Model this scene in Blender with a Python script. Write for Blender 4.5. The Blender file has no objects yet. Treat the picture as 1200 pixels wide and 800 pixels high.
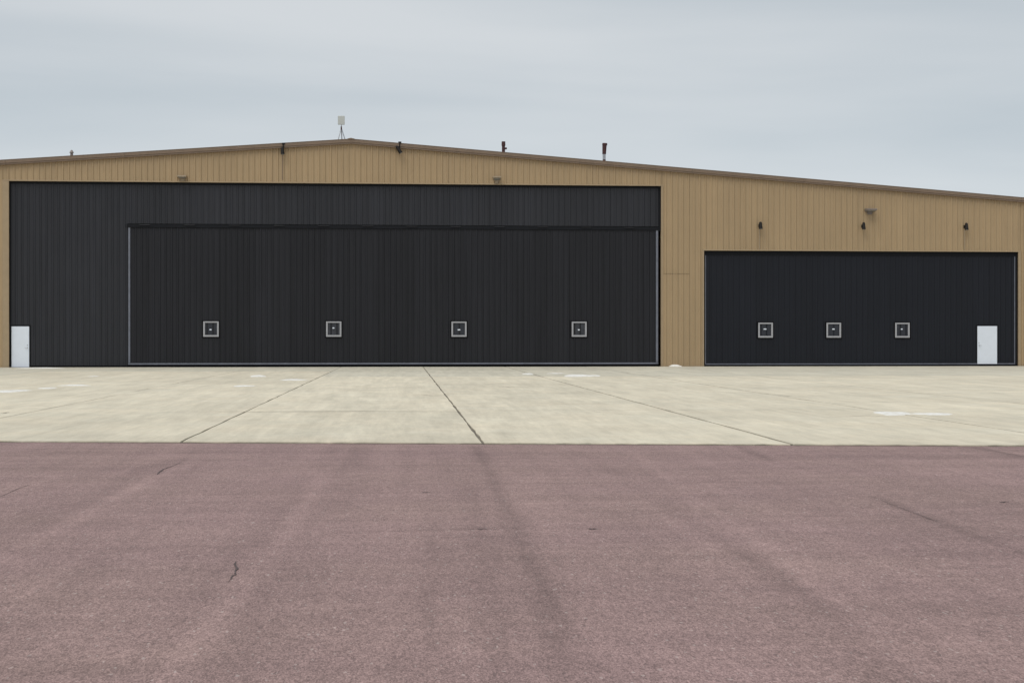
import bpy, math, random
import numpy as np
random.seed(7)
rng = np.random.default_rng(7)
scene = bpy.context.scene
col = scene.collection
R = math.radians

# ------------------------------------------------------------------ camera
F = 1733.0; YAW = R(4.29); PITCH = math.atan(3 / F); EYE = 1.48; DIST = 77.7
cd = bpy.data.cameras.new('camera'); cam = bpy.data.objects.new('camera', cd); col.objects.link(cam)
cam.location = (0, -DIST, EYE)
cam.rotation_euler = (R(90) - PITCH, 0, -YAW)
cd.sensor_width = 36; cd.lens = 36 * F / 1200
cd.clip_start = 0.1; cd.clip_end = 8000
scene.camera = cam
scene.render.resolution_x = 1024; scene.render.resolution_y = 682

# ------------------------------------------------------------------ sky and sun
SKYX, SKYY = 12.85, 17.36
SUN_EL, SUN_AZ = R(60), R(218)      # azimuth clockwise from +Y: behind the camera, to the left
world = bpy.data.worlds.new('World'); scene.world = world; world.use_nodes = True
nt = world.node_tree; N = nt.nodes; L = nt.links; N.clear()
out = N.new('ShaderNodeOutputWorld')
sky = N.new('ShaderNodeTexSky'); sky.sky_type = 'NISHITA'; sky.sun_disc = False
sky.sun_elevation = SUN_EL; sky.sun_rotation = SUN_AZ
bg1 = N.new('ShaderNodeBackground'); bg1.inputs['Strength'].default_value = 0.065
L.new(sky.outputs[0], bg1.inputs['Color'])
tc = N.new('ShaderNodeTexCoord')
sep = N.new('ShaderNodeSeparateXYZ'); L.new(tc.outputs['Generated'], sep.inputs[0])
def wm(op, a, b=None):
    n = N.new('ShaderNodeMath'); n.operation = op
    for i, v in enumerate((a, b)):
        if v is None: continue
        if isinstance(v, (int, float)): n.inputs[i].default_value = v
        else: L.new(v, n.inputs[i])
    return n.outputs[0]
den = wm('ADD', wm('ABSOLUTE', sep.outputs['Z']), 0.09)
comb = N.new('ShaderNodeCombineXYZ')
L.new(wm('DIVIDE', sep.outputs['X'], den), comb.inputs[0]); L.new(wm('DIVIDE', sep.outputs['Y'], den), comb.inputs[1])
mp = N.new('ShaderNodeMapping'); mp.inputs['Scale'].default_value = (0.42, 0.75, 1); mp.inputs['Rotation'].default_value = (0, 0, R(-14))
mp.inputs['Location'].default_value = (SKYX, SKYY, 0)
L.new(comb.outputs[0], mp.inputs[0])
nz = N.new('ShaderNodeTexNoise'); nz.inputs['Scale'].default_value = 1.15; nz.inputs['Detail'].default_value = 5
nz.inputs['Roughness'].default_value = 0.45; nz.inputs['Distortion'].default_value = 0.3
L.new(mp.outputs[0], nz.inputs['Vector'])
cr = N.new('ShaderNodeValToRGB'); e = cr.color_ramp.elements
e[0].position = 0.30; e[0].color = (0.485, 0.548, 0.598, 1)
e[1].position = 0.70; e[1].color = (0.685, 0.718, 0.745, 1)
L.new(nz.outputs['Fac'], cr.inputs[0])
# the cloud layer thins to a paler band towards the horizon
hz = N.new('ShaderNodeMapRange'); hz.inputs['From Min'].default_value = 0.03; hz.inputs['From Max'].default_value = 0.22
hz.inputs['To Min'].default_value = 0.85; hz.inputs['To Max'].default_value = 0.0; hz.interpolation_type = 'SMOOTHSTEP'
L.new(sep.outputs['Z'], hz.inputs['Value'])
mx = N.new('ShaderNodeMixRGB'); mx.inputs[2].default_value = (0.68, 0.735, 0.775, 1)
L.new(hz.outputs[0], mx.inputs[0]); L.new(cr.outputs[0], mx.inputs[1])
bg2 = N.new('ShaderNodeBackground'); bg2.inputs['Strength'].default_value = 0.80
L.new(mx.outputs[0], bg2.inputs['Color'])
ms = N.new('ShaderNodeMixShader'); ms.inputs[0].default_value = 0.93
L.new(bg1.outputs[0], ms.inputs[1]); L.new(bg2.outputs[0], ms.inputs[2]); L.new(ms.outputs[0], out.inputs[0])

sd = bpy.data.lights.new('sun', 'SUN'); sun = bpy.data.objects.new('sun', sd); col.objects.link(sun)
sd.energy = 1.5; sd.angle = R(40); sd.color = (1.0, 0.97, 0.91)
sun.rotation_euler = (R(90) - SUN_EL, 0, math.pi - SUN_AZ + math.pi - R(180))
sx, sy, sz = math.sin(SUN_AZ) * math.cos(SUN_EL), math.cos(SUN_AZ) * math.cos(SUN_EL), math.sin(SUN_EL)
from mathutils import Vector
sun.rotation_euler = Vector((sx, sy, sz)).to_track_quat('Z', 'Y').to_euler()
scene.view_settings.view_transform = 'Standard'; scene.view_settings.look = 'None'
scene.view_settings.exposure = 0.3; scene.view_settings.gamma = 1.0; scene.view_settings.use_curve_mapping = False

# ------------------------------------------------------------------ helpers
def ray(px, py):
    u = (px - 600) / F; v = (400 - py) / F
    z = math.cos(PITCH) + v * math.sin(PITCH); up = -math.sin(PITCH) + v * math.cos(PITCH)
    return u * math.cos(YAW) + z * math.sin(YAW), -u * math.sin(YAW) + z * math.cos(YAW), up
def fac(px, py, y=0.0):                       # pixel -> X, Z on a vertical plane parallel to the facade
    d = ray(px, py); t = (DIST + y) / d[1]; return d[0] * t, EYE + d[2] * t
def gnd(px, py):                              # pixel -> X, Y on the ground
    d = ray(px, py); t = -EYE / d[2]; return d[0] * t, -DIST + d[1] * t

class MB:
    def __init__(s): s.v = []; s.f = []
    def face(s, pts): b = len(s.v); s.v += [tuple(p) for p in pts]; s.f.append(tuple(range(b, b + len(pts)))); return s
    def box(s, x0, x1, y0, y1, z0, z1):
        b = len(s.v)
        s.v += [(x, y, z) for z in (z0, z1) for x, y in ((x0, y0), (x1, y0), (x1, y1), (x0, y1))]
        s.f += [tuple(b + i for i in q) for q in ((3, 2, 1, 0), (4, 5, 6, 7), (0, 1, 5, 4), (1, 2, 6, 5), (2, 3, 7, 6), (3, 0, 4, 7))]
        return s
    def prism(s, poly, y0, y1):               # polygon in XZ (counter-clockwise seen from -Y) extruded along Y
        n = len(poly); b = len(s.v)
        s.v += [(x, y0, z) for x, z in poly] + [(x, y1, z) for x, z in poly]
        s.f.append(tuple(b + i for i in range(n))); s.f.append(tuple(b + n + i for i in reversed(range(n))))
        for i in range(n):
            j = (i + 1) % n; s.f.append((b + j, b + i, b + n + i, b + n + j))
        return s
    def tube(s, p, q, r0, r1=None, n=12, caps=True):
        r1 = r0 if r1 is None else r1
        p = Vector(p); q = Vector(q); d = (q - p).normalized()
        a = d.orthogonal().normalized(); c = d.cross(a); b = len(s.v)
        for o, r in ((p, r0), (q, r1)):
            for i in range(n):
                t = 2 * math.pi * i / n; s.v.append(tuple(o + a * math.cos(t) * r + c * math.sin(t) * r))
        for i in range(n):
            j = (i + 1) % n; s.f.append((b + i, b + j, b + n + j, b + n + i))
        if caps:
            s.f.append(tuple(b + i for i in reversed(range(n)))); s.f.append(tuple(b + n + i for i in range(n)))
        return s
    def build(s, name, mat, parent=None, bevel=0, smooth=False):
        me = bpy.data.meshes.new(name); me.from_pydata(s.v, [], s.f); me.update()
        o = bpy.data.objects.new(name, me); col.objects.link(o); me.materials.append(mat)
        if parent: o.parent = parent
        if bevel:
            m = o.modifiers.new('bevel', 'BEVEL'); m.width = bevel; m.segments = 2; m.limit_method = 'ANGLE'
        if smooth:
            for p in me.polygons: p.use_smooth = True
        return o
def tag(o, label=None, cat=None, group=None, kind=None):
    for k, v in (('label', label), ('category', cat), ('group', group), ('kind', kind)):
        if v: o[k] = v
    return o
def empty(name, loc):
    o = bpy.data.objects.new(name, None); col.objects.link(o); o.location = loc; return o

# ------------------------------------------------------------------ materials
def node_kit(name):
    m = bpy.data.materials.new(name); m.use_nodes = True
    t = m.node_tree; b = t.nodes['Principled BSDF']
    return m, t, t.nodes, t.links, b
def noise(n, l, vec, scale, detail=4, rough=0.5, stretch=None):
    if stretch:
        mpn = n.new('ShaderNodeMapping'); mpn.inputs['Scale'].default_value = stretch; l.new(vec, mpn.inputs[0]); vec = mpn.outputs[0]
    t = n.new('ShaderNodeTexNoise'); t.inputs['Scale'].default_value = scale; t.inputs['Detail'].default_value = detail
    t.inputs['Roughness'].default_value = rough; l.new(vec, t.inputs['Vector']); return t.outputs['Fac']
def rng_map(n, l, val, a, b, c, d, smooth=False):
    t = n.new('ShaderNodeMapRange'); l.new(val, t.inputs['Value'])
    for k, v in zip(('From Min', 'From Max', 'To Min', 'To Max'), (a, b, c, d)): t.inputs[k].default_value = v
    if smooth: t.interpolation_type = 'SMOOTHSTEP'
    return t.outputs[0]
def mul(n, l, *vals):
    r = vals[0]
    for v in vals[1:]:
        m = n.new('ShaderNodeMath'); m.operation = 'MULTIPLY'; l.new(r, m.inputs[0])
        if isinstance(v, float): m.inputs[1].default_value = v
        else: l.new(v, m.inputs[1])
        r = m.outputs[0]
    return r
def scale_col(n, l, colr, fac):
    """colour * scalar"""
    m = n.new('ShaderNodeVectorMath'); m.operation = 'SCALE'
    if isinstance(colr, tuple): m.inputs[0].default_value = colr
    else: l.new(colr, m.inputs[0])
    l.new(fac, m.inputs['Scale']); return m.outputs[0]
def mixc(n, l, fac, a, b):
    m = n.new('ShaderNodeMixRGB')
    if isinstance(fac, float): m.inputs[0].default_value = fac
    else: l.new(fac, m.inputs[0])
    for i, v in ((1, a), (2, b)):
        if isinstance(v, tuple): m.inputs[i].default_value = (*v, 1)
        else: l.new(v, m.inputs[i])
    return m.outputs[0]

def plain(name, c, rough=0.5, metal=0.0, var=0.08, scale=3.0, spec=0.5):
    m, t, n, l, b = node_kit(name)
    geo = n.new('ShaderNodeNewGeometry')
    f = rng_map(n, l, noise(n, l, geo.outputs['Position'], scale, 5, 0.6), 0.25, 0.75, 1 - var, 1 + var)
    l.new(scale_col(n, l, c, f), b.inputs['Base Color'])
    b.inputs['Roughness'].default_value = rough; b.inputs['Metallic'].default_value = metal
    b.inputs['Specular IOR Level'].default_value = spec
    return m
def sheet_metal(name, c, dirt, rough, piece=0.05, streak=0.10, spec=0.5, oil=0.004):
    """painted ribbed sheet: every sheet a slightly different batch, rain streaks, dust, uneven pans"""
    m, t, n, l, b = node_kit(name)
    geo = n.new('ShaderNodeNewGeometry'); oi = n.new('ShaderNodeObjectInfo')
    P = geo.outputs['Position']
    f1 = rng_map(n, l, oi.outputs['Random'], 0, 1, 1 - piece, 1 + piece)
    f2 = rng_map(n, l, noise(n, l, P, 1.0, 5, 0.6, (7.0, 7.0, 0.16)), 0.3, 0.7, 1 - streak, 1 + streak)
    f3 = rng_map(n, l, noise(n, l, P, 0.35, 4, 0.6), 0.3, 0.7, 0.95, 1.05)
    base = scale_col(n, l, c, mul(n, l, f1, f2, f3))
    d = rng_map(n, l, noise(n, l, P, 1.0, 6, 0.65, (2.2, 2.2, 0.5)), 0.5, 0.8, 0.0, 0.35)
    l.new(mixc(n, l, d, base, dirt), b.inputs['Base Color'])
    l.new(rng_map(n, l, noise(n, l, P, 1.4, 4), 0.3, 0.7, rough - 0.07, rough + 0.07), b.inputs['Roughness'])
    b.inputs['Specular IOR Level'].default_value = spec
    bp = n.new('ShaderNodeBump'); bp.inputs['Strength'].default_value = 0.6; bp.inputs['Distance'].default_value = oil
    l.new(noise(n, l, P, 1.3, 2, 0.4, (1.0, 1.0, 0.6)), bp.inputs['Height']); l.new(bp.outputs[0], b.inputs['Normal'])
    return m

M = {}
M['tan'] = sheet_metal('tan_sheet', (0.375, 0.270, 0.155), (0.30, 0.21, 0.125), 0.5, 0.03, 0.055)
M['tan_trim'] = plain('tan_trim_paint', (0.345, 0.258, 0.16), 0.5)
M['rake'] = plain('brown_trim_paint', (0.20, 0.142, 0.10), 0.5, var=0.12)
M['dark'] = sheet_metal('charcoal_sheet', (0.0190, 0.0200, 0.0255), (0.025, 0.0265, 0.031), 0.45, 0.13, 0.24, 0.40, 0.004)
M['dark_door'] = sheet_metal('charcoal_door_sheet', (0.0148, 0.0152, 0.0190), (0.019, 0.0195, 0.0225), 0.5, 0.13, 0.24, 0.27, 0.004)
M['blue_door'] = sheet_metal('blue_black_door_sheet', (0.0090, 0.0106, 0.0160), (0.0125, 0.0142, 0.0195), 0.5, 0.06, 0.12, 0.25, 0.003)
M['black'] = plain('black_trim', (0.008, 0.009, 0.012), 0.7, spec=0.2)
M['rubber'] = plain('black_rubber_seal', (0.006, 0.006, 0.007), 0.9, spec=0.1)
M['grey'] = plain('grey_edge_steel', (0.145, 0.155, 0.19), 0.5, var=0.2)
M['alu'] = plain('pale_aluminium_frame', (0.36, 0.36, 0.38), 0.5, var=0.1, scale=9)
M['pane'] = plain('dark_pane', (0.02, 0.022, 0.03), 0.08, var=0.2)
M['pane_dusty'] = plain('dusty_pane', (0.032, 0.035, 0.044), 0.22, var=0.5, scale=5)
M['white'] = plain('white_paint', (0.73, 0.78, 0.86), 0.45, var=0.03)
M['steel'] = plain('galvanised_steel', (0.42, 0.43, 0.45), 0.4, 0.7, 0.12, 12)
M['rust'] = plain('dark_rusty_flue', (0.055, 0.017, 0.018), 0.7, var=0.4, scale=20)
M['lampblack'] = plain('black_lamp_housing', (0.010, 0.008, 0.007), 0.5, spec=0.3)
M['lampgrey'] = plain('weathered_lamp_housing', (0.20, 0.165, 0.15), 0.55, var=0.15, scale=12)
M['lamptan'] = plain('tan_lamp_housing', (0.33, 0.26, 0.18), 0.55, var=0.15, scale=12)
M['lens'] = plain('lamp_lens', (0.25, 0.25, 0.24), 0.2)
M['lightgrey'] = plain('pale_grey_plastic', (0.50, 0.52, 0.50), 0.5, var=0.05)
M['roof'] = plain('roof_sheet', (0.36, 0.35, 0.33), 0.45, 0.3)
M['joint'] = plain('joint_sealant', (0.15, 0.13, 0.10), 0.85, var=0.5, scale=1.6)
M['crack'] = plain('open_crack', (0.085, 0.060, 0.058), 0.9, var=0.4, scale=20)

def concrete(name, c, warm, pale):
    m, t, n, l, b = node_kit(name)
    geo = n.new('ShaderNodeNewGeometry'); oi = n.new('ShaderNodeObjectInfo'); P = geo.outputs['Position']
    f1 = rng_map(n, l, oi.outputs['Random'], 0, 1, 0.955, 1.045)
    f2 = rng_map(n, l, noise(n, l, P, 0.22, 6, 0.62), 0.28, 0.72, 0.90, 1.08)
    f3 = rng_map(n, l, noise(n, l, P, 2.6, 7, 0.8, (1, 0.32, 1)), 0.28, 0.72, 0.88, 1.11)
    f4 = rng_map(n, l, noise(n, l, P, 34, 3, 0.7), 0.25, 0.75, 0.93, 1.07)
    base = mixc(n, l, rng_map(n, l, noise(n, l, P, 0.5, 5, 0.6), 0.4, 0.65, 0, 1), c, warm)
    base = scale_col(n, l, base, mul(n, l, f1, f2, f3, f4))
    # pale scuffs and worn laitance, drawn out along the taxi direction
    sc = rng_map(n, l, noise(n, l, P, 0.9, 6, 0.7, (0.55, 0.8, 1)), 0.54, 0.72, 0.0, 0.45)
    base = mixc(n, l, sc, base, pale)
    st = rng_map(n, l, noise(n, l, P, 1.0, 6, 0.7, (1.6, 0.16, 1)), 0.30, 0.70, 0.88, 1.11)
    st2 = rng_map(n, l, noise(n, l, P, 1.0, 6, 0.75, (5.5, 0.30, 1)), 0.30, 0.70, 0.91, 1.08)
    base = scale_col(n, l, base, mul(n, l, st, st2))
    # dark oil / rain-dirt blots
    bl = rng_map(n, l, noise(n, l, P, 0.42, 7, 0.72, (0.9, 0.45, 1)), 0.58, 0.74, 0.0, 0.22)
    base = mixc(n, l, bl, base, (0.34, 0.30, 0.245))
    l.new(base, b.inputs['Base Color']); b.inputs['Roughness'].default_value = 0.85
    b.inputs['Specular IOR Level'].default_value = 0.3
    bp = n.new('ShaderNodeBump'); bp.inputs['Strength'].default_value = 0.35; bp.inputs['Distance'].default_value = 0.004
    l.new(noise(n, l, P, 26, 4, 0.7), bp.inputs['Height']); l.new(bp.outputs[0], b.inputs['Normal'])
    return m
M['conc'] = concrete('broomed_concrete', (0.605, 0.550, 0.435), (0.63, 0.560, 0.435), (0.70, 0.66, 0.55))
M['conc_grey'] = concrete('greyer_concrete', (0.53, 0.495, 0.405), (0.55, 0.505, 0.405), (0.63, 0.60, 0.51))

def asphalt():
    m, t, n, l, b = node_kit('red_chip_asphalt')
    geo = n.new('ShaderNodeNewGeometry'); P = geo.outputs['Position']
    # stones: cell colour picks each chip's tone
    def cells(scale, a, bb):
        v = n.new('ShaderNodeTexVoronoi'); v.inputs['Scale'].default_value = scale
        q = n.new('ShaderNodeMapping'); q.inputs['Scale'].default_value = (1, 0.38, 1); l.new(P, q.inputs[0]); l.new(q.outputs[0], v.inputs['Vector'])
        s = n.new('ShaderNodeSeparateColor'); l.new(v.outputs['Color'], s.inputs[0])
        return s, v
    s1, v1 = cells(80, 0, 1)
    s2, v2 = cells(170, 0, 1)
    f1 = rng_map(n, l, s1.outputs[0], 0, 1, 0.88, 1.12)
    f2 = rng_map(n, l, s2.outputs[0], 0, 1, 0.68, 1.32)
    f3 = rng_map(n, l, noise(n, l, P, 16, 4, 0.75, (1, 0.4, 1)), 0.25, 0.75, 0.84, 1.16)
    f4 = rng_map(n, l, noise(n, l, P, 0.30, 5, 0.6), 0.28, 0.72, 0.91, 1.09)
    f5 = rng_map(n, l, noise(n, l, P, 1.0, 5, 0.65, (0.10, 2.6, 1)), 0.28, 0.72, 0.90, 1.10)   # paver streaks
    f7 = rng_map(n, l, noise(n, l, P, 1.0, 5, 0.65, (2.8, 0.10, 1)), 0.28, 0.72, 0.91, 1.10)   # wheel drag
    f6 = rng_map(n, l, noise(n, l, P, 2.4, 5, 0.65), 0.28, 0.72, 0.94, 1.06)
    hue = mixc(n, l, rng_map(n, l, noise(n, l, P, 0.35, 4, 0.6), 0.38, 0.64, 0, 1), (0.268, 0.180, 0.172), (0.270, 0.184, 0.170))
    base = scale_col(n, l, hue, mul(n, l, f1, f2, f3, f4, f5, f6, f7))
    # a few pale and a few dark stones
    base = mixc(n, l, rng_map(n, l, s1.outputs[1], 0.984, 0.992, 0.0, 0.30), base, (0.60, 0.52, 0.49))
    base = mixc(n, l, rng_map(n, l, s1.outputs[2], 0.982, 0.988, 0.0, 0.4), base, (0.12, 0.085, 0.085))
    at = n.new('ShaderNodeAttribute'); at.attribute_name = 'wear'
    brk = rng_map(n, l, noise(n, l, P, 3.5, 6, 0.75), 0.25, 0.7, 0.45, 1.25)
    dk = n.new('ShaderNodeMath'); dk.operation = 'MULTIPLY'; l.new(at.outputs['Fac'], dk.inputs[0]); l.new(brk, dk.inputs[1])
    k = n.new('ShaderNodeMath'); k.operation = 'SUBTRACT'; k.inputs[0].default_value = 1.0; l.new(dk.outputs[0], k.inputs[1])
    base = scale_col(n, l, base, k.outputs[0])
    l.new(base, b.inputs['Base Color']); b.inputs['Roughness'].default_value = 0.9
    b.inputs['Specular IOR Level'].default_value = 0.25
    bp = n.new('ShaderNodeBump'); bp.inputs['Strength'].default_value = 0.5; bp.inputs['Distance'].default_value = 0.006
    l.new(v1.outputs['Distance'], bp.inputs['Height']); l.new(bp.outputs[0], b.inputs['Normal'])
    return m
M['asphalt'] = asphalt()
def grass_mat():
    m, t, n, l, b = node_kit('dry_grass')
    geo = n.new('ShaderNodeNewGeometry'); P = geo.outputs['Position']
    base = mixc(n, l, noise(n, l, P, 0.4, 8, 0.7), (0.10, 0.095, 0.04), (0.20, 0.165, 0.085))
    l.new(base, b.inputs['Base Color']); b.inputs['Roughness'].default_value = 1.0; return m
M['grass'] = grass_mat()
def snow_mat():
    m, t, n, l, b = node_kit('old_snow')
    geo = n.new('ShaderNodeNewGeometry'); P = geo.outputs['Position']
    base = mixc(n, l, rng_map(n, l, noise(n, l, P, 7, 6, 0.7), 0.35, 0.7, 0, 1), (0.84, 0.83, 0.80), (0.60, 0.56, 0.49))
    l.new(base, b.inputs['Base Color']); b.inputs['Roughness'].default_value = 0.7; return m
M['snow'] = snow_mat()

# ------------------------------------------------------------------ ground, asphalt, apron
tag(MB().face([(-2500, -2500, -0.04), (2500, -2500, -0.04), (2500, 2500, -0.04), (-2500, 2500, -0.04)]).build('ground', M['grass']), kind='structure')

xs = np.concatenate([[-260, -120, -60, -30, -18], np.arange(-10, 12, 0.07), [18, 30, 60, 130, 260]])
ys = np.concatenate([[-420, -250, -150, -100, -82], np.arange(-73, -54.9, 0.08), [-50, -30, 0, 40, 110]])
X, Y = np.meshgrid(xs, ys)
nx, ny = len(xs), len(ys)
verts = np.stack([X.ravel(), Y.ravel(), np.zeros(nx * ny)], 1)
ii = np.arange((ny - 1) * (nx - 1)); r_, c_ = ii // (nx - 1), ii % (nx - 1)
a_ = r_ * nx + c_
faces = np.stack([a_, a_ + 1, a_ + nx + 1, a_ + nx], 1)
me = bpy.data.meshes.new('asphalt'); me.from_pydata(verts.tolist(), [], faces.tolist()); me.update()
asp = bpy.data.objects.new('asphalt', me); col.objects.link(asp); me.materials.append(M['asphalt']); tag(asp, kind='structure')
# worn bands: tyre-darkened tracks, sealed reflective cracks, paler lane joints (pixel polylines dropped on the ground)
bands = [
    ([(558, 523), (570, 548), (583, 572), (600, 610), (622, 655), (636, 695), (650, 740), (662, 800)], 0.065, 0.20),
    ([(558, 523), (583, 572), (600, 610), (622, 655), (650, 740), (662, 800)], 0.20, 0.06),
    ([(548, 570), (560, 606), (572, 650), (585, 740), (590, 800)], 0.10, 0.13),
    ([(1025, 582), (1080, 604), (1140, 627), (1215, 652)], 0.07, 0.20),
    ([(1060, 604), (1140, 634), (1215, 662)], 0.25, 0.08),
    ([(862, 521), (905, 540)], 0.08, 0.22), ([(1140, 524), (1215, 538)], 0.09, 0.25),
    ([(506, 632), (503, 700), (499, 800)], 0.02, 0.16),
    ([(232, 527), (205, 543), (183, 556)], 0.07, 0.16),
    ([(672, 528), (770, 585), (850, 635), (960, 715), (1060, 800)], 0.11, 0.13),
    ([(738, 528), (840, 600), (940, 672), (1100, 800)], 0.07, -0.12),
    ([(850, 640), (930, 690), (1015, 738)], 0.10, 0.10),
    ([(378, 560), (345, 610), (300, 668), (190, 800)], 0.09, -0.13),
    ([(420, 525), (395, 560), (350, 640), (250, 800)], 0.14, 0.09),
    ([(210, 545), (150, 575), (90, 608), (-20, 660)], 0.09, -0.15),
    ([(190, 540), (110, 580), (-20, 640)], 0.16, 0.10),
    ([(395, 623.5), (480, 621.5), (566, 619)], 0.05, 0.18), ([(690, 619), (850, 621), (1000, 624)], 0.09, 0.09),
    ([(0, 583), (35, 568)], 0.04, 0.15), ([(1150, 587), (1215, 590)], 0.06, 0.14),
    ([(800, 563), (900, 566), (960, 565)], 0.10, 0.11), ([(380, 545), (560, 545)], 0.12, 0.08),
    ([(-20, 531), (400, 529), (900, 533), (1215, 535)], 0.35, 0.09),
]
W = np.zeros(X.shape)
wob = 0.03 * np.sin(X * 3.1 + Y * 2.3) + 0.03 * np.sin(X * 5.7 - Y * 1.9)
for pts, hw, s in bands:
    g = [gnd(*p) for p in pts]; dmin = np.full(X.shape, 1e9)
    for (ax, ay), (bx, by) in zip(g, g[1:]):
        dx, dy = bx - ax, by - ay
        tt = np.clip(((X - ax) * dx + (Y - ay) * dy) / (dx * dx + dy * dy), 0, 1)
        dmin = np.minimum(dmin, np.hypot(X - ax - tt * dx, Y - ay - tt * dy))
    W += s * np.exp(-((dmin + wob * min(1, hw * 6)) / hw) ** 2)
at = me.attributes.new('wear', 'FLOAT', 'POINT'); at.data.foreach_set('value', W.ravel().astype(np.float32))

def ribbon(name, px, widths, parent, z=0.005, mat='crack'):
    """narrow jagged crack lying on the asphalt, traced through ground points"""
    g = []
    P = [gnd(*p) for p in px]
    for k, (a, b) in enumerate(zip(P, P[1:])):
        for q in range(4):
            t = q / 4; g.append((a[0] + (b[0] - a[0]) * t, a[1] + (b[1] - a[1]) * t, widths[k] + (widths[k + 1] - widths[k]) * t))
    g.append((*P[-1], widths[-1]))
    Lf, Rt = [], []
    for k, (x, y, w) in enumerate(g):
        a = g[max(0, k - 1)]; b = g[min(len(g) - 1, k + 1)]
        dx, dy = b[0] - a[0], b[1] - a[1]; dl = math.hypot(dx, dy) or 1
        j = random.uniform(-0.4, 0.4) * w
        Lf.append((x - dy / dl * (w / 2 + j * .5), y + dx / dl * (w / 2 + j * .5), z)); Rt.append((x + dy / dl * (w / 2 - j), y - dx / dl * (w / 2 - j), z))
    m = MB()
    for k in range(len(g) - 1): m.face([Rt[k], Rt[k + 1], Lf[k + 1], Lf[k]])
    return m.build(name, M[mat], parent)
ribbon('crack', [(276.5, 658), (275, 661.5), (278.5, 666), (275.5, 670), (276, 673), (271.5, 675.5), (270.5, 679), (266, 683)], [.004, .010, .014, .007, .011, .009, .004, .002], asp)
ribbon('crack', [(214, 541), (200, 547), (192, 549.5), (187, 553), (184, 556)], [.004, .008, .016, .018, .004], asp)
for x, y, w in ((500, 576.5, 0.022), (565, 619.5, 0.02), (695, 619.5, 0.024), (1177, 588, 0.026)):
    if w: ribbon('crack', [(x - 6, y), (x - 2, y + .6), (x + 2, y), (x + 6, y + .4)], [.01, w, w * .7, .01], asp)
for s in ([(0, 582), (20, 573), (34, 568)], [(1032, 586), (1060, 597), (1082, 605), (1102, 613)], [(1150, 524.5), (1170, 529), (1200, 535)]):
    ribbon('crack', s, [.004] + [.006] * (len(s) - 2) + [.004], asp)

# apron: dark sealant bed with concrete slabs on it
def edge(x): return -57.02 - 0.1335 * (x - 1.9)
JX = 1.15; JW = 4.267
cols = [JX + JW * k for k in range(-11, 13)]
rows = [None, -47.6, -38.9, -29.6, -20.2, -10.3, -0.16]
bed = MB(); x0, x1 = cols[0] - 0.03, cols[-1] + 0.03
bed.face([(x0, edge(x0) - 0.035, 0.004), (x1, edge(x1) - 0.035, 0.004), (x1, -0.02, 0.004), (x0, -0.02, 0.004)])
apron = tag(bed.build('concrete_apron', M['joint']), kind='structure')
gapw = {11: 0.044, 10: 0.036, 12: 0.062, 13: 0.05, 14: .045, 9: .026, 15: .03}
def slab(xa, xb, ya, yb, ga, gb, front, mat):
    """ya(x), yb near/far edges; ga, gb half gaps left and right"""
    xa += ga; xb -= gb; pts = []
    n = 26 if front else 6
    jit = 0.05 if front else 0.003
    for k in range(n + 1):
        x = xa + (xb - xa) * k / n; pts.append((x, ya(x) + random.uniform(-jit, jit)))
    n = 13
    y0_, y1_ = ya(xb), yb
    for k in range(1, n): pts.append((xb + random.uniform(-.012, .012), y0_ + (y1_ - y0_) * k / n))
    pts.append((xb, yb)); pts.append((xa, yb))
    y0_ = ya(xa)
    for k in range(n - 1, 0, -1): pts.append((xa + random.uniform(-.012, .012), y0_ + (yb - y0_) * k / n))
    m = MB(); z1 = 0.02 + random.uniform(-.0015, .0015); b = len(pts)
    m.v = [(x, y, z1) for x, y in pts] + [(x, y, 0.003) for x, y in pts]
    m.f = [tuple(range(b))] + [((i + 1) % b, i, b + i, b + (i + 1) % b) for i in range(b)]
    return m.build('slab', M[mat], apron)
for j in range(len(rows) - 1):
    for i in range(len(cols) - 1):
        ga = gapw.get(i, 0.014) / 2; gb = gapw.get(i + 1, 0.014) / 2
        ya = edge if j == 0 else (lambda x, j=j: rows[j] + 0.008)
        grey = j >= 4 and (i >= 11 or j == 5 or random.random() < 0.35)
        slab(cols[i], cols[i + 1], ya, rows[j + 1] - 0.006, ga, gb, j == 0, 'conc_grey' if grey else 'conc')

M['hairline'] = plain('hairline_crack', (0.24, 0.21, 0.165), 0.9, var=0.4, scale=2)
for pts, w in (([(205, 483.2), (300, 483.6), (420, 483.0), (545, 483.8)], .05), ([(895, 461.5), (925, 465), (962, 468.5)], .035), ([(0, 485.2), (5, 485), (11, 484)], .06),
               ([(800, 459.2), (860, 461), (900, 462.5)], .03), ([(1010, 472), (1040, 471.6), (1072, 472.2)], .05), ([(583, 455), (598, 454.3), (608, 454.8)], .07),
               ([(490, 463), (505, 464.5), (530, 464)], .06), ([(430, 455), (470, 457.2)], .05), ([(950, 491), (1020, 488), (1050, 490)], .03),
               ([(1130, 457), (1165, 458.6), (1200, 458)], .05), ([(690, 482), (705, 484.5), (740, 487)], .012)):
    ribbon('crack', pts, [w * .2] + [w] * (len(pts) - 2) + [w * .2], apron, 0.0255, 'hairline')

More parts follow.
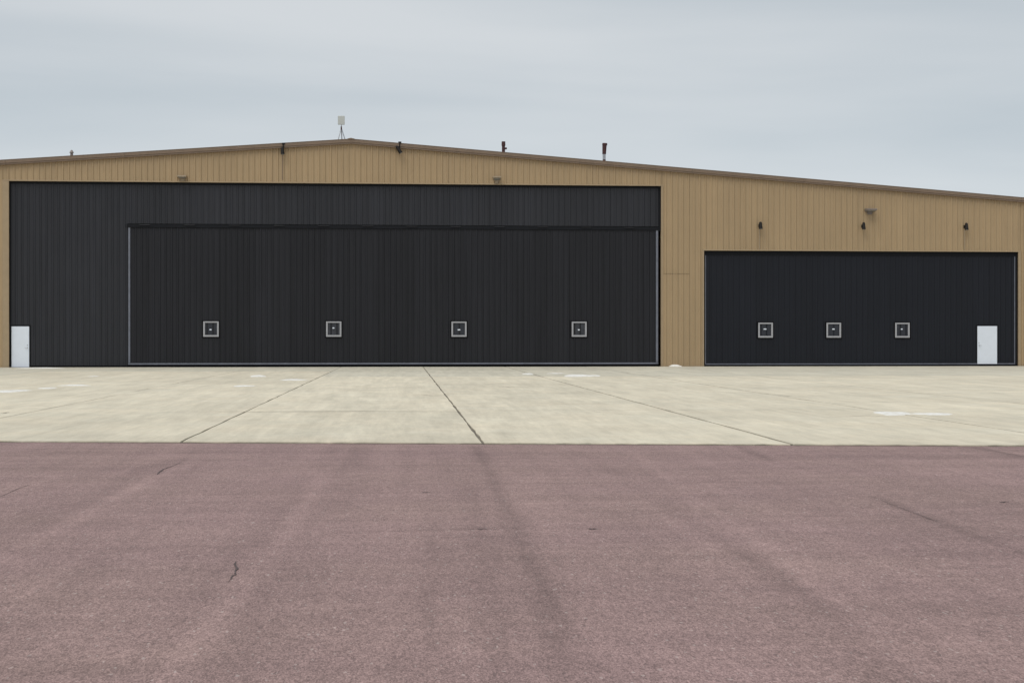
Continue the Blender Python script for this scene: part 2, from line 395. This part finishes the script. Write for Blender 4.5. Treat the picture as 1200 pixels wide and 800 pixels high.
# ------------------------------------------------------------------ hangar
hangar = tag(empty('hangar', (0, 0, 0)), 'long tan metal aircraft hangar with charcoal doors and a low gable roof', 'hangar')
XL, XR = -25.0, 39.0
RX, RZ = -2.6, 11.86
def roof_z(x): return RZ - (RX - x) * 0.0705 if x < RX else RZ - (x - RX) * 0.0775
DX0, DX1, DTOP = -20.08, 13.76, 9.58             # charcoal area
BX0, BX1, BTOP = -14.11, 13.66, 7.43             # big door
SX0, SX1, STOP = 16.07, 33.27, 6.17              # small door
DEPTH = 46.0
core = MB()
def corebox(x0, x1, z0, ztop, y0=0.02, y1=0.22):
    poly = [(x0, z0), (x1, z0), (x1, ztop(x1))]
    if x0 < RX < x1: poly.append((RX, ztop(RX)))
    poly.append((x0, ztop(x0))); core.prism(poly, y0, y1)
tz = lambda x: roof_z(x) - 0.10
corebox(XL, DX0, 0, tz); corebox(DX0 + .001, DX1 - .001, DTOP, tz); corebox(DX1, SX0, 0, tz); corebox(SX0 + .001, SX1 - .001, STOP, tz); corebox(SX1, XR, 0, tz)
core.box(XL, XL + .2, .23, DEPTH - .2, 0, tz(XL)); core.box(XR - .2, XR, .23, DEPTH - .2, 0, tz(XR))
corebox(XL, XR, 0, tz, DEPTH - .19, DEPTH)
wall = core.build('wall', M['tan'], hangar)

PW = 0.9144
def profile(x0, x1, off, pitch=0.3048, rib=0.032, base=0.040, top=0.016):
    """x positions and outward depths of a ribbed sheet clipped to x0..x1; ribs at off + k*pitch"""
    xs = [(x0, None), (x1, None)]
    def d(x):
        t = abs((x - off + pitch / 2) % pitch - pitch / 2)
        return rib if t <= top else (rib * (base - t) / (base - top) if t < base else 0.0)
    k0 = math.floor((x0 - off) / pitch) - 1; k1 = math.ceil((x1 - off) / pitch) + 1
    s = {x0, x1}
    for k in range(k0, k1 + 1):
        for q in (-base, -top, top, base):
            x = off + k * pitch + q
            if x0 < x < x1: s.add(x)
        for q in (-0.06, 0.06) if rib > 0.02 else ():
            pass
    return [(x, d(x)) for x in sorted(s)]
def panels(xa, xb, zb, zt, y, off, mat, parent, name, pw=PW, rib=0.042, pitch=0.3048, wob=0.003, holes=()):
    """one ribbed sheet per object, covering xa..xb between zb and zt(x); sheet laps on a grid that starts at off"""
    k = math.floor((xa - off) / pw + 1e-6)
    while off + k * pw < xb - 1e-4:
        p0 = max(xa, off + k * pw); p1 = min(xb, off + (k + 1) * pw); k += 1
        if p1 - p0 < 0.02: continue
        spans = [(zb, zt)]
        pr = profile(p0 + 0.0008, p1 - 0.0008, off, pitch, rib, 0.062, 0.026)
        ins = [h for h in holes if h[0] < p1 and h[1] > p0]
        if p0 < RX < p1: pr = sorted(pr + [(RX, 0.0)])
        dy = random.uniform(-wob, wob); tilt = random.uniform(-wob, wob)
        m = MB(); yy = lambda x, d: y - d + dy + tilt * (x - p0) / pw
        def strip(pr_, z0, z1f):
            for (xq, dq), (xr, dr) in zip(pr_, pr_[1:]):
                m.face([(xq, yy(xq, dq), z0), (xr, yy(xr, dr), z0), (xr, yy(xr, dr), z1f(xr)), (xq, yy(xq, dq), z1f(xq))])
            for s_, (xq, dq) in ((1, pr_[0]), (-1, pr_[-1])):     # folded side returns give the sheet its depth
                q = [(xq, yy(xq, dq), z0), (xq, yy(xq, dq), z1f(xq)), (xq, y + 0.017, z1f(xq)), (xq, y + 0.017, z0)]
                m.face(q if s_ > 0 else q[::-1])
        if not ins: strip(pr, zb, zt)
        else:
            h = ins[0]; cuts = sorted({p0 + .0008, p1 - .0008, *[c for c in h[:2] if p0 < c < p1]})
            for c0, c1 in zip(cuts, cuts[1:]):
                sub = [q for q in profile(c0, c1, off, pitch, rib, 0.062, 0.026)]
                if (c0 + c1) / 2 > h[0] and (c0 + c1) / 2 < h[1]:
                    if h[2] > zb + .01: strip(sub, zb, lambda x: h[2])
                    strip(sub, h[3], zt)
                else: strip(sub, zb, zt)
        m.build(name, M[mat], parent)
OFF = -25.0
rz = lambda x: roof_z(x) - 0.06
YT = -0.002
panels(XL, -20.40, 0.03, rz, YT, OFF, 'tan', wall, 'wall_panel')
panels(-20.40, DX0, DTOP + 0.06, rz, YT, OFF, 'tan', wall, 'wall_panel')
panels(DX0, DX1, DTOP + 0.06, rz, YT, OFF, 'tan', wall, 'wall_panel')
LAP = 4.93
panels(DX1 + 0.10, 15.30, 0.05, lambda x: LAP - .012, YT - 0.012, OFF, 'tan', wall, 'wall_panel')
panels(DX1 + 0.10, 15.30, LAP + 0.014, rz, YT, OFF, 'tan', wall, 'wall_panel')
panels(15.30, SX0 - 0.09, 0.05, rz, YT, OFF, 'tan', wall, 'wall_panel')
panels(SX0 - 0.09, SX1 + 0.09, STOP + 0.06, rz, YT, OFF, 'tan', wall, 'wall_panel')
panels(SX1 + 0.14, XR, 0.03, rz, YT, OFF, 'tan', wall, 'wall_panel')
# flashings round the openings
MB().box(DX0 - .32, DX0, -.05, .09, 0, DTOP).build('jamb_trim', M['tan_trim'], hangar, .008)
MB().box(DX1, DX1 + .10, -.045, .09, 0, DTOP).build('jamb_trim', M['tan_trim'], hangar, .008)
MB().box(SX0 - .09, SX0, -.045, .09, 0, STOP).build('jamb_trim', M['tan_trim'], hangar, .008)
MB().box(SX1, SX1 + .14, -.045, .09, 0, STOP).build('jamb_trim', M['tan_trim'], hangar, .008)
MB().box(DX0 - .32, DX1 + .10, -.052, .09, DTOP, DTOP + .06).build('head_trim', M['tan_trim'], hangar, .008)
MB().box(SX0 - .09, SX1 + .14, -.052, .09, STOP, STOP + .06).build('head_trim', M['tan_trim'], hangar, .008)
MB().box(XL - .07, XL + .14, -.055, .14, 0, roof_z(XL) - .1).build('corner_trim', M['tan_trim'], hangar)
MB().box(XR - .14, XR + .07, -.055, .14, 0, roof_z(XR) - .1).build('corner_trim', M['tan_trim'], hangar)
MB().box(DX1 + .10, SX0 - .09, -.06, .01, 0.0, 0.05).build('base_trim', M['tan_trim'], hangar)
MB().box(XL + .14, DX0 - .32, -.06, .01, 0.0, 0.03).build('base_trim', M['tan_trim'], hangar)

# roof and rake trim
rf = MB(); t_ = 0.14; oh = 0.16
for a, b in ((XL - .2, RX), (RX, XR + .2)):
    rf.v += [(a, -oh + .03, roof_z(a) - .02), (b, -oh + .03, roof_z(b) - .02), (b, DEPTH + oh, roof_z(b) - .02), (a, DEPTH + oh, roof_z(a) - .02)]
    rf.v += [(a, -oh + .03, roof_z(a) - t_), (b, -oh + .03, roof_z(b) - t_), (b, DEPTH + oh, roof_z(b) - t_), (a, DEPTH + oh, roof_z(a) - t_)]
    q = len(rf.v) - 8
    rf.f += [tuple(q + i for i in w) for w in ((0, 1, 2, 3), (7, 6, 5, 4), (0, 4, 5, 1), (1, 5, 6, 2), (2, 6, 7, 3), (3, 7, 4, 0))]
x = XL
while x < XR:                                       # standing seams
    z = roof_z(x)
    rf.box(x - .02, x + .02, -oh + .04, DEPTH + oh - .01, z - .03, z + .035); x += 0.61
roof = rf.build('roof', M['roof'], hangar)
def rake(a, b):
    """one length of stepped brown rake flashing following the roof edge"""
    m = MB(); za, zb_ = roof_z(a), roof_z(b); g = 0.004
    a += g; b -= g
    for (y0, y1, t, u) in ((-oh - .03, -oh + .025, .02, -.13), (-oh + .0, -.035, -.132, -.215)):
        m.prism([(a, za + u), (b, zb_ + u), (b, zb_ + t), (a, za + t)], y0, y1)
    m.prism([(a, za + .022), (b, zb_ + .022), (b, zb_ + .045), (a, za + .045)], -oh - .045, -oh + .08)
    m.build('rake_trim', M['rake'], roof)
seg = [XL - .22, -20.2, -14.2, -8.4, RX, 3.4, 9.4, 15.4, 21.4, 27.4, 33.4, XR + .22]
for a, b in zip(seg, seg[1:]): rake(a, b)
MB().prism([(RX - .18, roof_z(RX - .18) + .03), (RX + .18, roof_z(RX + .18) + .03), (RX + .18, roof_z(RX + .18) + .06), (RX, RZ + .085), (RX - .18, roof_z(RX - .18) + .06)], -oh - .06, DEPTH + oh).build('ridge_cap', M['rake'], roof)

# charcoal fixed wall round the big door
YD = 0.145
dk = MB().box(DX0 + .01, BX0, YD + .03, YD + .2, 0, DTOP - .01)
dk.box(BX0 + .001, DX1 - .01, YD + .03, YD + .2, BTOP, DTOP - .011)
dwall = tag(dk.build('dark_wall', M['dark'], hangar), 'charcoal ribbed cladding beside and above the large door')
ldx0, ldx1, ldz = -20.03, -19.10, 2.12
panels(DX0 + .02, BX0 - .05, 0.10, lambda x: DTOP - .02, YD, -20.06, 'dark', dwall, 'wall_panel', rib=.032, wob=.006, holes=[(DX0, ldx1 + .08, 0.10, ldz + .08)])
panels(BX0 - .05, DX1 - .12, BTOP + .02, lambda x: DTOP - .02, YD, -20.06, 'dark', dwall, 'wall_panel', rib=.032, wob=.006)
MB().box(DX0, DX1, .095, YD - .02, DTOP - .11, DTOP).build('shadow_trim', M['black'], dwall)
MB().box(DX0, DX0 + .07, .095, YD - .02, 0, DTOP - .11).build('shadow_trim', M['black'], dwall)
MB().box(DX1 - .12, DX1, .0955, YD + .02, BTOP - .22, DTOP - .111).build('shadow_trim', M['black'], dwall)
MB().box(ldx1 + .08, BX0 - .01, YD - .03, YD + .02, 0, .10).build('base_seal', M['rubber'], dwall)

def window(cx, cz, y, parent, s=0.80):
    h = s / 2; w = 0.09
    f = MB()
    f.box(cx - h, cx + h, y - .055, y + .03, cz - h, cz - h + w); f.box(cx - h, cx + h, y - .055, y + .03, cz + h - w * .8, cz + h)
    f.box(cx - h, cx - h + w, y - .054, y + .03, cz - h + w, cz + h - w * .8); f.box(cx + h - w, cx + h, y - .054, y + .03, cz - h + w, cz + h - w * .8)
    f.build('window_frame', M['alu'], parent, .008)
    g = MB()                                        # black gasket round the frame
    o = h + .05
    g.box(cx - o, cx + o, y - .03, y + .02, cz - o, cz - h); g.box(cx - o, cx + o, y - .03, y + .02, cz + h, cz + o)
    g.box(cx - o, cx - h, y - .0305, y + .02, cz - h, cz + h); g.box(cx + h, cx + o, y - .0305, y + .02, cz - h, cz + h)
    g.build('window_gasket', M['rubber'], parent)
    MB().box(cx - h + w - .01, cx + h - w + .01, y + .0, y + .014, cz - h + w - .01, cz + h - w * .8 + .01).build('window_pane', random.choice((M['pane'], M['pane_dusty'])), parent)
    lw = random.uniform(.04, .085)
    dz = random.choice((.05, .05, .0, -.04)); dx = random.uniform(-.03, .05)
    MB().box(cx + dx - lw, cx + dx + lw, y - .022, y - .001, cz + dz - .025, cz + dz + .04).build('window_bright_dot', M['white'], parent, .008)  # white block added to stand in for the bright dot of light in the pane

# big door
YB = 0.15
bd = MB().box(BX0 + .02, BX1 - .02, YB + .03, YB + .3, 0.13, BTOP - .05)
bdoor = tag(bd.build('hangar_door', M['dark_door'], hangar), 'large charcoal ribbed door with four square windows')
wins = [fac(x, 385.3)[0] for x in (247, 391, 538, 679)]; wz = 1.99
panels(BX0 + .17, BX1 - .20, 0.24, lambda x: BTOP - .19, YB, BX0 + .1, 'dark_door', bdoor, 'door_panel', rib=.032, wob=.006)
MB().box(BX0 + .03, BX0 + .13, YB - .04, YB + .03, .24, BTOP - .19).build('edge_trim', M['grey'], bdoor, .006)
MB().box(BX1 - .15, BX1 - .03, YB - .04, YB + .03, .24, BTOP - .19).build('edge_trim', M['grey'], bdoor, .006)
MB().box(BX0 + .02, BX1 - .02, YB - .045, YB + .03, .145, .225).build('bottom_rail', M['grey'], bdoor, .006)
MB().box(BX0 + .0, BX1 - .0, YB - .02, YB + .025, .005, .13).build('bottom_seal', M['rubber'], bdoor)
MB().box(BX0 - .05, BX1 - .02, YB - .06, YB + .029, BTOP - .18, BTOP - .02).build('top_seal', M['black'], bdoor)
# hinge barrels along the head of the door
x = BX0 + .6
while x < BX1 - .5:
    MB().tube((x, YB - .075, BTOP - .06), (x + .55, YB - .075, BTOP - .06), .024, n=8).build('hinge', M['dark_door'], bdoor); x += 2.3
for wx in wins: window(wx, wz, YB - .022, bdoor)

# small door
YS = 0.12
sd_ = MB().box(SX0 + .02, SX1 - .02, YS + .03, YS + .3, .10, STOP - .01)
sdoor = tag(sd_.build('hangar_door', M['blue_door'], hangar), 'smaller blue-black door with three square windows and a white entry door')
rdx0, rdx1 = 31.05, 32.14
rdz0, rdz1 = 0.13, 2.17
panels(SX0 + .13, SX1 - .17, 0.17, lambda x: STOP - .24, YS, SX0 + .06, 'blue_door', sdoor, 'door_panel', rib=.026, wob=.002, holes=[(rdx0 - .07, rdx1 + .07, 0.17, rdz1 + .08)])
MB().box(SX0 + .001, SX1 - .001, YS - .028, YS + .028, STOP - .235, STOP - .003).build('top_seal', M['black'], sdoor)
MB().box(SX0 + .002, SX0 + .08, YS - .025, YS + .03, .0, STOP - .236).build('side_seal', M['black'], sdoor)
MB().box(SX1 - .12, SX1 - .002, YS - .025, YS + .03, .0, STOP - .236).build('side_seal', M['black'], sdoor)
MB().box(SX0 + .085, SX0 + .125, YS - .035, YS + .03, .17, STOP - .24).build('edge_trim', M['grey'], sdoor)
MB().box(SX1 - .165, SX1 - .125, YS - .035, YS + .03, .17, STOP - .24).build('edge_trim', M['grey'], sdoor)
MB().box(SX0 + .085, SX1 - .125, YS - .04, YS + .03, .11, .165).build('bottom_rail', M['grey'], sdoor)
MB().box(SX0 + .081, SX1 - .121, YS - .02, YS + .025, .005, .108).build('bottom_seal', M['rubber'], sdoor)
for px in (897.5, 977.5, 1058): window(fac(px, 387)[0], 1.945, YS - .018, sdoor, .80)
def entry_leaf(x0, x1, z0, z1, y, parent, frame_parent, hinge_right, nm):
    d = MB().box(x0, x1, y - .045, y, z0, z1).build(nm, M['white'], parent, .006)
    f = MB()
    f.box(x0 - .07, x0 - .008, y - .03, y + .02, z0, z1 + .07); f.box(x1 + .008, x1 + .07, y - .03, y + .02, z0, z1 + .07)
    f.box(x0 - .008, x1 + .008, y - .03, y + .02, z1 + .008, z1 + .07)
    hp = d if parent is hangar else parent
    f.build('door_frame', M['black'], hp)
    hx = x0 + .08 if hinge_right else x1 - .08; s = 1 if hinge_right else -1
    h = MB(); h.tube((hx, y - .046, z0 + 1.0), (hx, y - .10, z0 + 1.0), .022); h.tube((hx, y - .095, z0 + 1.0), (hx + s * .13, y - .095, z0 + 1.0), .012)
    h.tube((hx, y - .046, z0 + 1.13), (hx, y - .06, z0 + 1.13), .026)
    h.build('door_handle', M['steel'], hp)
    for zz in (.2, 1.0, 1.8):
        xh = x1 - .004 if hinge_right else x0 + .004
        MB().tube((xh, y - .05, z0 + zz), (xh, y - .05, z0 + zz + .11), .012, n=8).build('door_hinge', M['steel'], hp)
    return d
le = entry_leaf(ldx0 + .04, ldx1, .03, ldz, YD, hangar, None, False, 'entry_door'); tag(le, 'plain white steel entry door in the charcoal wall')
re_ = entry_leaf(rdx0, rdx1, rdz0, rdz1, YS, sdoor, None, True, 'entry_door'); tag(re_, 'plain white steel entry door set in the smaller hangar door')
MB().box(ldx0 + .03, ldx1 + .01, YD - .10, YD + .02, 0.021, .028).build('door_sill', M['grey'], le)

# ------------------------------------------------------------------ lamps on the wall
def wall_pack(px, py, mat, label, w=0.46, hh=0.16, depth=0.36):
    x, z = fac(px, py)
    o = tag(empty('wall_light', (x, -0.036, z)), label, 'light')
    m = MB()
    m.v = [(-w/2, 0, hh/2), (w/2, 0, hh/2), (w/2, -depth, hh/2 - .03), (-w/2, -depth, hh/2 - .03), (-w/2, 0, -hh/2), (w/2, 0, -hh/2), (w/2, -depth, hh/2 - .11), (-w/2, -depth, hh/2 - .11)]
    m.f = [(3, 2, 1, 0), (4, 5, 6, 7), (7, 6, 2, 3), (6, 5, 1, 2), (5, 4, 0, 1), (4, 7, 3, 0)]
    m.build('housing', M[mat], o, .012)
    a = math.atan2(hh - .11, depth)
    l_ = MB(); l_.v = [(-w*.4, -.05, -hh/2 + .0), (w*.4, -.05, -hh/2), (w*.4, -depth + .04, hh/2 - .125), (-w*.4, -depth + .04, hh/2 - .125),
                       (-w*.4, -.05, -hh/2 + .03), (w*.4, -.05, -hh/2 + .03), (w*.4, -depth + .04, hh/2 - .10), (-w*.4, -depth + .04, hh/2 - .10)]
    l_.f = [(0, 1, 2, 3), (7, 6, 5, 4), (0, 4, 5, 1), (1, 5, 6, 2), (2, 6, 7, 3), (3, 7, 4, 0)]
    l_.build('lens', M['lens'], o)
    MB().box(-w*.28, w*.28, 0, .034, -hh*.9, hh*.4).build('back_plate', M[mat], o)
    MB().box(-w*.22, w*.22, -.035, -.001, -hh*1.35, -hh*.52).build('ballast_box', M[mat], o, .01)
    return o
wall_pack(214, 207.5, 'lamptan', 'tan box lamp over the charcoal wall beside the large door')
wall_pack(582, 209, 'lamptan', 'tan box lamp low on the gable above the large door', .42, .2)
wall_pack(1019, 246.5, 'lampgrey', 'grey box lamp high on the tan wall above the small door', .56, .17, .42)

def bullet(px, py, label, group, tilt=0.0, hang=False):
    """black cylinder spotlight on a knuckle, with conduit"""
    x, z = fac(px, py)
    o = tag(empty('spotlight', (x, -0.037, z)), label, 'light', group)
    top = Vector((-tilt * .5, -.20, .17)); bot = Vector((tilt * .5, -.24, -.17))
    h = MB().tube(top, bot, .075, .10, 14); h.tube(top + (top - bot) * .12, top, .04, .075, 14)
    h.build('housing', M['lampblack'], o, smooth=False)
    d = (bot - top).normalized()
    MB().tube(bot - d * .02, bot + d * .01, .085, .085, 14).build('lens', M['lens'], o)
    k = MB().tube((0, 0, .02), (0, -.16, .02), .024); k.box(-.06, .06, -.018, .034, -.06, .10)
    k.build('bracket', M['lampblack'], o)
    if hang:
        a = MB().tube((.03, -.15, .12), (.05, -.16, .40), .032); a.box(-.03, .13, -.185, -.06, .36, .44)
        a.build('hanger_arm', M['lampblack'], o)
    return o
bullet(331.5, 178, 'black spotlight with a long conduit below it, hanging under the gable edge', None, 0.02, True)
bullet(467.5, 176.5, 'black tilted spotlight hanging under the gable edge past the ridge from the conduit', None, 0.22, True)
for k, px in enumerate((890, 1010.5, 1130.5)):
    bullet(px, 265 + .6 * k, ['black spotlight on the tan wall, at the end of the row by the large door', 'black spotlight on the tan wall below the grey box lamp',
                      'black spotlight on the tan wall, end of the row nearest the white door'][k], 'spotlights above the small door')
def conduit(px, y0, y1, label):
    x, z0 = fac(px, y1); z1 = fac(px, y0)[1]
    return tag(MB().tube((x, -.05, z0), (x, -.05, z1), .018, n=8).build('conduit', M['rake'] if px < 400 else M['lamptan']), label, 'conduit')
conduit(331.2, 181, 211, 'thin brown conduit running down the gable from the hanging spotlight')
conduit(889.6, 269, 291.5, 'thin brown conduit below the spotlight beside the large door')
conduit(1129.8, 270, 292, 'thin brown conduit below the spotlight over the white entry door')

# ------------------------------------------------------------------ things on the roof
YR = 0.9
def on_roof(px): x = fac(px, 180, YR)[0]; return x, roof_z(x)
x, z = on_roof(400)
ant = tag(empty('antenna', (x, YR, z)), 'small tripod mast with a pale square antenna on the roof ridge', 'antenna')
apex = (0, 0, .80)
for dx, dy in ((-.20, -.18), (.24, -.16), (.03, .26)):
    zz = roof_z(x + dx) - z + .01
    MB().tube((dx, dy, zz), apex, .026, n=8).build('leg', M['steel'], ant)
    MB().box(dx - .05, dx + .05, dy - .05, dy + .05, zz - .03, zz + .012).build('foot', M['steel'], ant)
MB().tube((0, 0, .74), (0, 0, 1.2), .022, n=10).build('mast', M['steel'], ant)
MB().box(-.035, .035, -.05, .03, .68, .86).build('clamp', M['rust'], ant, .005)
MB().box(-.18, .18, -.10, -.03, .95, 1.42).build('antenna_panel', M['lightgrey'], ant, .02)
def flue(px, top, mat_low, label, r, kind):
    x, z = on_roof(px); h = fac(px, top, YR)[1] - z
    o = tag(empty('flue_pipe', (x, YR, z)), label, 'flue', 'flue pipes on the roof')
    MB().tube((0, 0, -.04), (0, 0, .06), r * 2.0, r * 1.5, 16).build('flashing', M['steel'], o)
    if kind == 0:
        MB().tube((0, 0, .03), (0, 0, h - .1), r, r, 16).build('pipe', M['rust'], o)
        MB().tube((0, 0, h - .22), (0, 0, h), r * 1.25, r * 1.15, 16).build('cap', M['rust'], o)
        MB().tube((0, -.01, h * .48), (r * 2.1, -.01, h * .52), r * .7, r * .6, 12).build('branch', M['rust'], o)
    else:
        MB().tube((0, 0, .03), (0, 0, h * .22), r, r, 16).build('pipe', M['rust'], o)
        MB().tube((0, 0, h * .22), (0, 0, h * .5), r * .98, r * 1.02, 16).build('collar', M['steel'], o)
        MB().tube((-.0, 0, h * .48), (.02, 0, h * .93), r * 1.22, r * 1.45, 16).build('stack', M['rust'], o)
        MB().tube((.03, 0, h * .91), (.035, 0, h), r * 1.7, r * 1.62, 16).build('cap', M['rust'], o)
    return o
flue(590, 166, 'rust', 'short dark flue pipe with a side branch on the roof slope', .085, 0)
flue(708, 168, 'rust', 'taller dark flue pipe with a metal collar on the roof slope', .082, 1)
x, z = on_roof(84)
rv = tag(empty('roof_vent', (x, YR, z)), 'small grey capped vent on the roof over the charcoal wall', 'vent')
MB().tube((0, 0, -.05), (0, 0, .36), .085, .07, 14).build('pipe', M['lampgrey'], rv)
MB().tube((0, 0, .33), (0, 0, .48), .12, .03, 14).build('cap', M['lampgrey'], rv)
x, z = on_roof(208)
bv = tag(empty('roof_vent', (x, YR, z)), 'low tan dome vent on the roof between flue and ridge mast', 'vent')
bv['label'] = 'very low flat brown vent hump on the roof near the box lamp'
MB().tube((0, 0, -.05), (0, 0, .09), .17, .15, 14).build('curb', M['rake'], bv)
MB().tube((0, 0, .085), (0, 0, .13), .19, .06, 14).build('cap', M['rake'], bv)

# ------------------------------------------------------------------ old snow left on the concrete
def snow(px, py, wpx, depth, h, label, wallside=False):
    gx, gy = gnd(px, py); h *= .8
    if wallside: gy = -0.30
    d = math.hypot(gx, gy + DIST); w = wpx / F * d
    o_v = []; nr, na = 5, 26; f = []
    ph = [random.uniform(0, 6.28) for _ in range(5)]
    for r in range(nr + 1):
        t = 1 - r / nr
        for a in range(na):
            th = 2 * math.pi * a / na
            k = 1 + .20 * math.sin(2 * th + ph[0]) + .18 * math.sin(3 * th + ph[1]) + .14 * math.sin(5 * th + ph[2]) + .10 * math.sin(9 * th + ph[3])
            zz = h * (1 - t ** 2.2) * (1 + .25 * math.sin(4 * th + ph[4]) * t) if r else -0.004
            o_v.append((w / 2 * k * t * math.cos(th), depth / 2 * k * t * math.sin(th), max(zz, -0.004)))
    for r in range(nr):
        for a in range(na):
            b = (a + 1) % na; f.append((r * na + a, r * na + b, (r + 1) * na + b, (r + 1) * na + a))
    m = MB(); m.v = o_v; m.f = f
    o = m.build('snow_patch', M['snow'], None, smooth=True); o.location = (gx, gy, 0.0215)
    tag(o, label, 'snow', 'white snow remnants on the concrete')
snow(48, 432, 55, 1.3, .06, 'long thin white snow strip on the concrete before the left white door'.replace('left white door', 'entry door of the charcoal wall'))
snow(1046, 485.6, 46, 1.1, .035, 'long bright white patch on the open concrete before the small door')
snow(1094, 486.3, 36, .8, .025, 'thinner white patch touching the end of the long bright one on the concrete')
snow(676, 441.2, 30, 2.2, .08, 'largest white snow patch on the concrete before the last window of the large door')
snow(697, 440.6, 16, 1.6, .03, 'faint thin white patch on the concrete beside the largest snow patch')
snow(619, 438.8, 13, 1.5, .05, 'small white snow patch on the concrete beside the slab joint, large door behind')
snow(652, 438.0, 22, 1.3, .02, 'flat pale patch on the concrete between two snow patches before the large door')
snow(303, 441.4, 20, 1.6, .06, 'short white patch on the concrete between the first two door windows')
snow(286, 453.0, 25, 1.0, .03, 'thin white streak of snow, nearest the asphalt of those before the first window')
snow(344, 445.6, 32, 1.4, .03, 'thin white patch on the concrete beside the slab joint, second door window behind')
snow(88, 452.2, 30, 1.1, .03, 'thin white streak on the concrete before the charcoal wall')
snow(12, 459.0, 44, 1.5, .03, 'wide pale patch on the concrete in front of the tan wall corner')
snow(56, 455.5, 20, .9, .02, 'small faint pale streak on the concrete between two larger white ones')
snow(110, 441.5, 10, .9, .02, 'tiny pale fleck on the concrete before the charcoal wall')
snow(793, 430.0, 17, .4, .13, 'small white snow heap at the foot of the tan wall between both doors', True)
